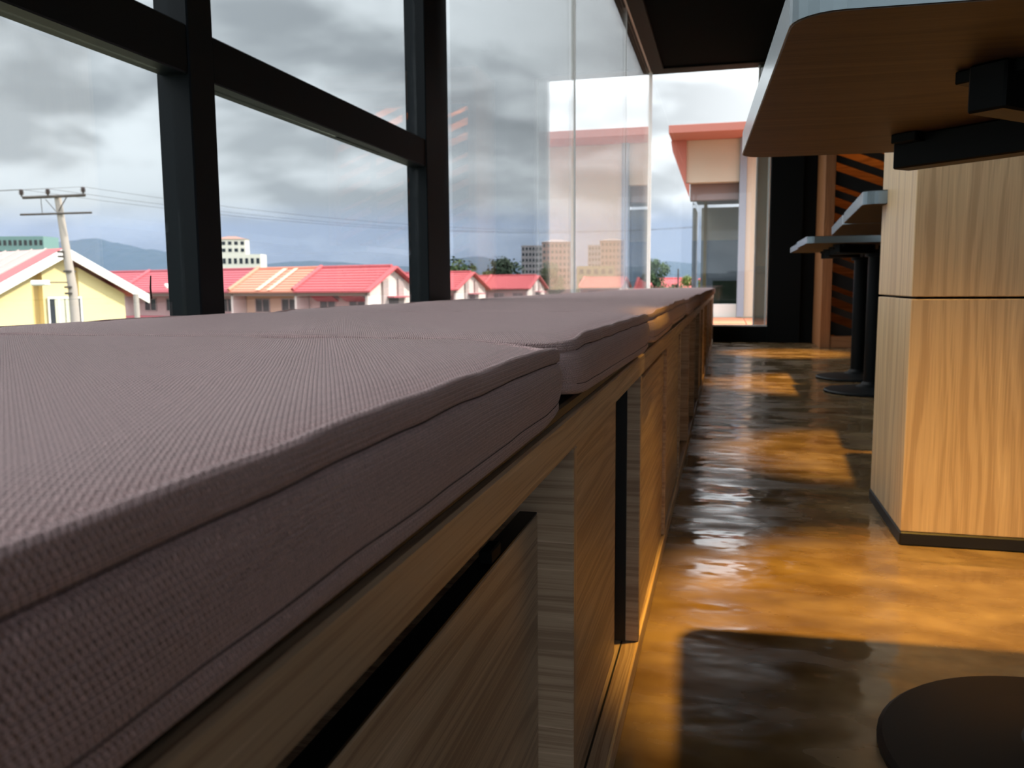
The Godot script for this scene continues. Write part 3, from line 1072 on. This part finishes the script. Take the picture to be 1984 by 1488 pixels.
func build_end_building() -> void:
	var o := thing("terrace_paving", "orange tiled terrace outside the end window", "terrace", Vector3(1.2, -0.02, -11.5), 0.0, "", "structure")
	var q := Vector3(-1.2, 0.02, 11.5)
	for r in 8:
		for c in 6:
			var x := -0.60 + c * 0.9
			var z := -8.66 - r * 0.82
			pbox(o, "paving_tile", Vector3(x, -0.06, z - 0.81) + q, Vector3(x + 0.89, -0.02 + 0.003 * ((r * 7 + c * 3) % 4), z) + q, M.tile, 0.004)
	o = thing("shop_building", "beige building with salmon roof overhang and glass front across the terrace", "building", Vector3(1.8, -0.02, -17.0))
	q = Vector3(-1.8, 0.02, 17.0)
	var b := func(called: String, lo: Vector3, hi: Vector3, m: Material, label := "") -> void:
		pbox(o, called, lo + q, hi + q, m, 0.004, -1, label)
	b.call("roof_slab", Vector3(-0.95, 2.975, -20.0), Vector3(5.0, 3.10, -14.2), M.salmon, "salmon roof overhang")
	var st := mb()
	prism(st, PackedVector2Array([Vector2(-0.96, 2.97), Vector2(-0.93, 2.80), Vector2(-0.645, 2.03), Vector2(-0.645, 2.26), Vector2(-0.70, 2.26), Vector2(-0.70, 2.97)]), -15.1, -14.95, Transform3D(Basis(), q))
	part(o, "wing_wall", st, M.salmon, "salmon sloping wing wall")
	b.call("upper_wall", Vector3(-0.70, 2.27, -15.2), Vector3(0.18, 2.974, -15.0), M.beige)
	b.call("column", Vector3(0.18, 0.0, -15.2), Vector3(0.295, 2.974, -14.92), M.blue_grey, "pale blue grey column")
	b.call("side_wall", Vector3(0.296, 0.0, -15.2), Vector3(4.8, 2.974, -15.0), M.beige)
	b.call("lintel", Vector3(-0.64, 2.0, -15.5), Vector3(0.178, 2.268, -15.25), M.mauve)
	b.call("base_kerb", Vector3(-0.60, -0.02, -15.5), Vector3(0.178, 0.21, -15.3), M.white)
	b.call("shop_pane", Vector3(-0.60, 0.21, -15.42), Vector3(0.178, 2.0, -15.41), M.shop_glass)
	b.call("shop_pane", Vector3(-0.60, 0.21, -19.0), Vector3(-0.592, 2.0, -15.43), M.shop_glass)
	b.call("inner_wall", Vector3(-0.55, 0.0, -19.2), Vector3(2.5, 1.5, -19.1), M.blue_grey)
	b.call("inner_wall", Vector3(-0.55, 1.5, -19.2), Vector3(2.5, 2.2, -19.1), M.beige)
	b.call("inner_floor", Vector3(-0.59, -0.02, -19.2), Vector3(2.5, 0.02, -15.52), M.mauve)
	b.call("inner_ceiling", Vector3(-0.64, 2.27, -19.2), Vector3(2.5, 2.4, -15.21), M.mauve)
	b.call("inner_partition", Vector3(2.4, 0.0, -19.2), Vector3(2.5, 2.3, -15.21), M.olive)
	b.call("shop_counter", Vector3(-0.25, 0.02, -17.6), Vector3(0.4, 0.62, -16.6), M.leaf_dark)
	b.call("door_post", Vector3(-0.42, 0.02, -16.1), Vector3(-0.36, 2.2, -16.0), M.olive)


func build_outdoors() -> void:
	var o := struct("ground", "grassy ground far below between the houses and the hills", "ground")
	pbox(o, "ground_plane", Vector3(-5000, -6.5, -6000), Vector3(3000, -5.45, 400), M.grass)

	# the rows of terraced houses across the street
	var s := 1.0
	terrace(715, 56, -0.86, 0.51, s, 1.25, -0.20, [
		{"label": "terraced house with clean red roof, white gable and red window awnings", "roof": M.red_roof, "wall": M.pink_wall, "awning": true},
		{"label": "terraced house with faded orange roof striped by two pale strips", "roof": M.orange_roof, "wall": M.peach_wall, "patch": true},
		{"label": "red roofed terraced house directly behind the thick black mullion", "roof": M.red_roof_b, "wall": M.pink_wall},
		{"label": "red roofed pink-walled terraced house just right of the yellow house", "roof": M.red_roof_b, "wall": M.pink_wall},
		{"label": "red roofed terraced house mostly hidden by the yellow house", "roof": M.red_roof_b, "wall": M.pink_wall},
	], "terraced houses of the nearest row")
	terrace(885, 80, -0.86, 0.51, s, 1.20, -0.25, [
		{"label": "red roofed terraced house with white gable right beside the second black post", "roof": M.red_roof, "wall": M.pink_wall},
		{"label": "red roofed terraced house seen just left of the second black post", "roof": M.red_roof_b, "wall": M.pink_wall},
		{"label": "dull red roofed terraced house peeping over the nearest row", "roof": M.red_roof_c, "wall": M.pink_wall},
	], "terraced houses of the middle row")
	terrace(1024, 106, -0.90, 0.43, s, 1.15, -0.30, [
		{"label": "far red roofed terraced house with pale gable under the grey towers", "roof": M.red_roof, "wall": M.pink_wall},
		{"label": "far red roofed terraced house in the middle of the distant row", "roof": M.red_roof, "wall": M.pink_wall},
		{"label": "far orange red roofed terraced house at the left of the distant row", "roof": M.red_roof_c, "wall": M.pink_wall},
	], "terraced houses of the distant row")
	terrace(1200, 130, -0.92, 0.39, s, 1.10, -0.30, [
		{"label": "small distant red roofed house seen through the frameless glass near the corner", "roof": M.red_roof_c, "wall": M.peach_wall},
	], "")
	terrace(1345, 90, -0.95, 0.30, s, 0.5, -0.9, [
		{"label": "distant red roofed house seen through the end window behind trees", "roof": M.red_roof, "wall": M.pink_wall},
	], "")

	build_yellow_house()
	build_utility_pole()

	# thin posts near the houses
	o = thing("street_post", "slim pale concrete post in front of the yellow house's right eave", "post", outd(269, 33, -6.0))
	var st := mb()
	tube(st, [Vector3.ZERO, Vector3(0, 6.0 - 0.22, 0)], 0.13, 0.10, 8)
	part(o, "post_shaft", st, M.concrete)
	o = thing("street_lamp", "small white street lamp in front of the pink terraced house", "street lamp", outd(336, 45, -6.0))
	st = mb()
	tube(st, [Vector3.ZERO, Vector3(0, 5.8, 0)], 0.10, 0.07, 8)
	part(o, "lamp_post", st, M.concrete)
	st = mb()
	box(st, Vector3(-0.14, -0.06, -0.2), Vector3(0.14, 0.06, 0.2), 0.03, -1, Transform3D(Basis(Vector3(0, 0, 1), -0.9), Vector3(-0.12, 6.1, 0)))
	part(o, "lamp_head", st, M.white)

	tower("glass_tower", "wide green glass building far behind the yellow house", -40, 98, 100, 300, M.tower_green, 14, 5, null)
	o = tower("round_tower", "white tower block with dark red roof far behind the orange roofed house", 424, 484, 92, 380, M.tower_white, 5, 7, M.tower_brown)
	tower("podium_block", "low white block at the foot of the white tower", 415, 512, 63, 360, M.tower_white, 9, 3, null)
	tower("apartment_tower", "grey flat topped apartment tower left of the twin hipped towers", 1012, 1052, 76, 430, M.tower_grey, 6, 7, null)
	tower("apartment_tower", "taller grey brown apartment tower with hipped roof beside the pale glass joint", 1052, 1106, 82, 440, M.tower_brown, 7, 7, M.tower_grey)
	tower("apartment_tower", "low grey apartment tower seen right of the pale glass joint", 1140, 1164, 76, 470, M.tower_grey, 4, 7, null)
	tower("apartment_tower", "tall brown apartment tower with hipped roof right of the pale glass joint", 1164, 1208, 84, 480, M.tower_brown, 6, 7, M.tower_grey)
	tower("warehouse", "broad ochre block low on the horizon below the brown tower", 1120, 1190, 36, 250, M.olive, 5, 2, null)

	tree("street_tree", "rounded green tree just right of the second black post", 884, 140, 4.9, 8.0, M.leaf, 1)
	tree("street_tree", "wide dark tree left of the grey towers", 975, 150, 5.0, 7.5, M.leaf_dark, 2)
	tree("street_tree", "lower leafy tree at the left edge of the wide dark tree", 944, 138, 3.3, 4.4, M.leaf, 12)
	tree("street_tree", "small dark tree peeping over the red roof", 772, 120, 3.0, 2.6, M.leaf_dark, 3)
	tree("street_tree", "yellow green tree at the foot of the white tower", 500, 130, 3.6, 4.2, M.leaf_light, 4)
	tree("street_tree", "green tree standing in front of the brown tower", 1068, 150, 4.4, 5.0, M.leaf, 5)
	tree("street_tree", "tall sparse tree beside the bright glass corner", 1268, 62, 2.6, 2.2, M.leaf, 6)
	tree("street_tree", "round bushy tree seen low through the end window", 1300, 58, 0.6, 3.0, M.leaf, 7)
	tree("street_tree", "pale bushy tree against the corner of the shop building", 1334, 66, 1.2, 2.2, M.leaf_light, 8)
	tree("street_tree", "yellow green bush in front of the pink terraced house", 320, 44, -1.3, 2.0, M.leaf_light, 9)
	o = thing("fence_post", "thin dark post standing among trees outside the end window", "post", outd(1313, 50, -6.0))
	st = mb()
	tube(st, [Vector3.ZERO, Vector3(0, 6.9, 0)], 0.07, 0.05, 6)
	part(o, "post_shaft", st, M.iron)

	hill("mountain_ridge", "blue forested mountain ridge behind the yellow house", [[-260, 40], [-100, 70], [60, 84], [130, 88], [195, 94], [240, 86], [300, 74], [350, 64], [440, 40], [560, 14], [640, 4]], 2600, 900, 21)
	hill("mountain_ridge", "low blue mountain ridge far behind the red roofs", [[430, 20], [520, 44], [600, 50], [660, 47], [720, 42], [800, 38], [880, 52], [930, 56], [1000, 40], [1100, 30], [1230, 34], [1290, 44], [1340, 40], [1420, 50], [1560, 20], [1700, 8]], 3600, 1000, 22)
	var fog := FogVolume.new()
	fog.name = "distant_haze"
	fog.shape = RenderingServer.FOG_VOLUME_SHAPE_BOX
	fog.size = Vector3(6500, 150, 600)
	fog.transform = Transform3D(Basis(outv(1, 0), Vector3.UP, -outv(0, 1)), outd(700, 1700, 65))
	var fm := FogMaterial.new()
	fm.density = 0.00045
	fm.albedo = Color(0.62, 0.76, 1.0)
	fog.material = fm
	tag(fog, "thin bluish haze lying before the distant mountains", "haze", "", "stuff")
	add_child(fog)


func build_yellow_house() -> void:
	# u runs along the gable to the right and away, the ridge runs to the left and away
	var g := outv(0.57, 0.82).normalized()
	var a := outv(-0.82, 0.57).normalized()
	var apex := outd(140, 36)
	var o := thing("yellow_house", "yellow house with white verge boards and a faded red roof", "house", Vector3(apex.x, EYE.y - 6.0, apex.z))
	o.basis = Basis(g, Vector3.UP, g.cross(Vector3.UP))
	var xf := Transform3D(Basis(), Vector3(0, 6.0, 0))   # local z points back out of the gable, towards the camera's right
	var hw := 3.55
	var rd := 1.70
	var ev := -0.26
	var inn := 2.75
	var zf := -1.0 if (o.basis.z).dot(a) > 0 else 1.0
	var st := mb()
	var yat := func(u: float) -> float: return rd - 0.42 - absf(u) * (rd - ev) / hw
	# gable wall in strips: the two ochre strips lie back
	var cuts := [[-inn, -1.30, 0.0, true], [-1.30, -0.85, 0.35, false], [-0.85, 0.22, 0.0, true], [0.22, 0.68, 0.35, false], [0.68, inn, 0.0, true]]
	for c in cuts:
		st = mb()
		var low := -6.0
		var poly := PackedVector2Array([Vector2(c[0], low), Vector2(c[1], low), Vector2(c[1], yat.call(c[1]))])
		if c[0] < 0 and c[1] > 0:
			poly.append(Vector2(0, yat.call(0.0)))
		poly.append(Vector2(c[0], yat.call(c[0])))
		var z0: float = -zf * (0.45 + c[2])
		prism(st, poly, z0, -zf * 1.2, xf)
		part(o, "wall_panel" if c[3] else "recessed_strip", st, M.yellow if c[3] else M.ochre, "" if c[3] else "darker ochre strip set back in the gable")
	# body behind
	st = mb()
	prism(st, PackedVector2Array([Vector2(-inn, -6), Vector2(inn, -6), Vector2(inn, yat.call(inn)), Vector2(0, yat.call(0.0)), Vector2(-inn, yat.call(inn))]), -zf * 1.2, -zf * 9.0, xf)
	part(o, "house_body", st, M.yellow)
	# roof: red verge strip then faded sheets
	for side in [-1, 1]:
		var pieces := [[0.0, 1.5, M.red_roof, "red_roof_strip"], [1.5, 9.4, M.pale_roof, "faded_roof"]]
		for pc in pieces:
			st = mb()
			var p := [Vector3(0, rd, -zf * pc[0]), Vector3(side * hw, ev, -zf * pc[0]), Vector3(side * hw, ev, -zf * pc[1]), Vector3(0, rd, -zf * pc[1])]
			var dn := Vector3(0, -0.12, 0)
			var outw := xf.basis * Vector3(side * 0.5, 1, 0)
			quad(st, xf * p[0], xf * p[1], xf * p[2], xf * p[3], outw)
			quad(st, xf * (p[0] + dn), xf * (p[1] + dn), xf * (p[2] + dn), xf * (p[3] + dn), -outw)
			quad(st, xf * p[1], xf * p[2], xf * (p[2] + dn), xf * (p[1] + dn), xf.basis * Vector3(side, 0, 0))
			quad(st, xf * p[0], xf * p[1], xf * (p[1] + dn), xf * (p[0] + dn), xf.basis * Vector3(0, 0, zf))
			part(o, pc[3], st, pc[2])
		# white verge board
		st = mb()
		var dirv := Vector3(side * hw, ev - rd, 0)
		var dv := Vector3(0, -0.40, 0)
		var f := Vector3(0, 0.03, zf * 0.06)
		var bk := Vector3(0, 0.03, 0)
		var q := [Vector3(0, rd, 0), Vector3(0, rd, 0) + dirv * 1.03]
		quad(st, xf * (q[0] + f), xf * (q[1] + f), xf * (q[1] + f + dv), xf * (q[0] + f + dv), xf.basis * Vector3(0, 0, zf))
		quad(st, xf * (q[0] + bk), xf * (q[1] + bk), xf * (q[1] + bk + dv), xf * (q[0] + bk + dv), xf.basis * Vector3(0, 0, -zf))
		quad(st, xf * (q[0] + f), xf * (q[1] + f), xf * (q[1] + bk), xf * (q[0] + bk), Vector3.UP)
		quad(st, xf * (q[0] + f + dv), xf * (q[1] + f + dv), xf * (q[1] + bk + dv), xf * (q[0] + bk + dv), Vector3.DOWN)
		quad(st, xf * (q[1] + f), xf * (q[1] + f + dv), xf * (q[1] + bk + dv), xf * (q[1] + bk), xf.basis * Vector3(side, 0, 0))
		part(o, "verge_board", st, M.white)
	# seams of the faded roof sheets
	st = mb()
	for k in 6:
		var z := 1.6 + k * 1.2
		tube(st, [xf * Vector3(0, rd + 0.02, -zf * z), xf * Vector3(-hw, ev + 0.02, -zf * z)], 0.04, 0.04, 5)
	part(o, "roof_seams", st, M.grey_trim).set_meta("kind", "stuff")
	# window with curtains
	st = mb()
	var zw := zf * -0.40
	var x0 := -0.72
	var x1 := 0.72
	for fr in [[x0, x1, -0.42, -0.34], [x0, x1, -1.75, -1.67], [x0, x0 + 0.06, -1.7, -0.4], [x1 - 0.06, x1, -1.7, -0.4], [-0.30, -0.24, -1.7, -0.4], [0.24, 0.30, -1.7, -0.4]]:
		box(st, Vector3(fr[0], fr[2], minf(zw, zw + zf * 0.06)), Vector3(fr[1], fr[3], maxf(zw, zw + zf * 0.06)), 0.0, -1, xf)
	var wn := part(o, "window", st, M.white)
	st = mb()
	box(st, Vector3(x0, -1.7, minf(zw, zw + zf * 0.02)), Vector3(x1, -0.4, maxf(zw, zw + zf * 0.02)), 0.0, -1, xf)
	part(wn, "pane", st, M.pane)
	for cx in [[-0.42, -0.02], [0.02, 0.30]]:
		st = mb()
		box(st, Vector3(cx[0], -1.7, minf(zw + zf * 0.021, zw + zf * 0.03)), Vector3(cx[1], -0.42, maxf(zw + zf * 0.021, zw + zf * 0.03)), 0.0, -1, xf)
		part(wn, "curtain", st, M.curtain)


func build_utility_pole() -> void:
	var ahead := 29.0
	var o := thing("utility_pole", "concrete utility pole with two cross arms and three insulators before the yellow house", "utility pole", outd(153, ahead, -6.0), atan2(outv(1, 0).z, outv(1, 0).x) * -1.0)
	var k := ahead / 1640.0
	# local x: pixels to the right of the pole's foot, y: above the ground
	var p := func(px: float, py: float, z := 0.0) -> Vector3:
		return Vector3((px - 153.0) * k, (558.0 - py) * k + 6.0, z)
	var st := mb()
	tube(st, [Vector3.ZERO, p.call(148, 560), p.call(131, 384)], 0.19, 0.105, 12)
	part(o, "pole_shaft", st, M.concrete)
	st = mb()
	var arm := func(s: SurfaceTool, a: Vector3, b: Vector3, r: float) -> void:
		tube(s, [a, b], r, r, 4)
	arm.call(st, p.call(69, 386.5, 0.14), p.call(188, 382.5, 0.14), 0.05)
	part(o, "cross_arm", st, M.iron)
	st = mb()
	arm.call(st, p.call(62, 418, 0.14), p.call(198, 415, 0.14), 0.035)
	part(o, "cross_arm", st, M.iron)
	st = mb()
	arm.call(st, p.call(152, 386, 0.14), p.call(135, 412, 0.14), 0.018)
	arm.call(st, p.call(103, 388, 0.14), p.call(104, 417, 0.14), 0.012)
	arm.call(st, p.call(112, 390, 0.14), p.call(130, 412, 0.14), 0.012)
	part(o, "arm_brace", st, M.iron)
	for q in [[67, 385], [117, 384], [184, 381]]:
		st = mb()
		lathe(st, [Vector2(0.02, 0.0), Vector2(0.03, 0.06), Vector2(0.085, 0.09), Vector2(0.05, 0.12), Vector2(0.095, 0.15), Vector2(0.05, 0.18), Vector2(0.075, 0.21), Vector2(0.03, 0.25), Vector2(0.0, 0.26)], p.call(q[0], q[1], 0.14), 14)
		part(o, "insulator", st, M.ceramic)
	st = mb()
	arm.call(st, p.call(143, 546, 0.15), p.call(116, 546, 0.5), 0.02)
	part(o, "lamp_bracket", st, M.iron)
	st = mb()
	box(st, p.call(89, 552, 0.40), p.call(119, 542, 0.72), 0.05)
	part(o, "lamp_head", st, M.white, "white street lamp head on a bracket")
	st = mb()
	for y in [488, 497, 525, 555, 567]:
		box(st, p.call(138 if y > 500 else 129, y + 2.0, -0.2), p.call(151 if y > 500 else 140, y - 2.0, 0.22), 0.01)
	part(o, "pole_clamp", st, M.iron)
	for q in [[67, 371], [117, 370], [184, 367]]:
		st = mb()
		for dirx in [-1, 1]:
			var a: Vector3 = p.call(q[0], q[1], 0.14)
			var pts := []
			for i in 13:
				var f := i / 12.0
				pts.append(a + Vector3(dirx * 26.0 * f, -3.2 * f * (1.0 - f) - 0.3 * f, -dirx * 16.0 * f))
			tube(st, pts, 0.005, 0.005, 4)
		part(o, "power_line", st, M.iron)
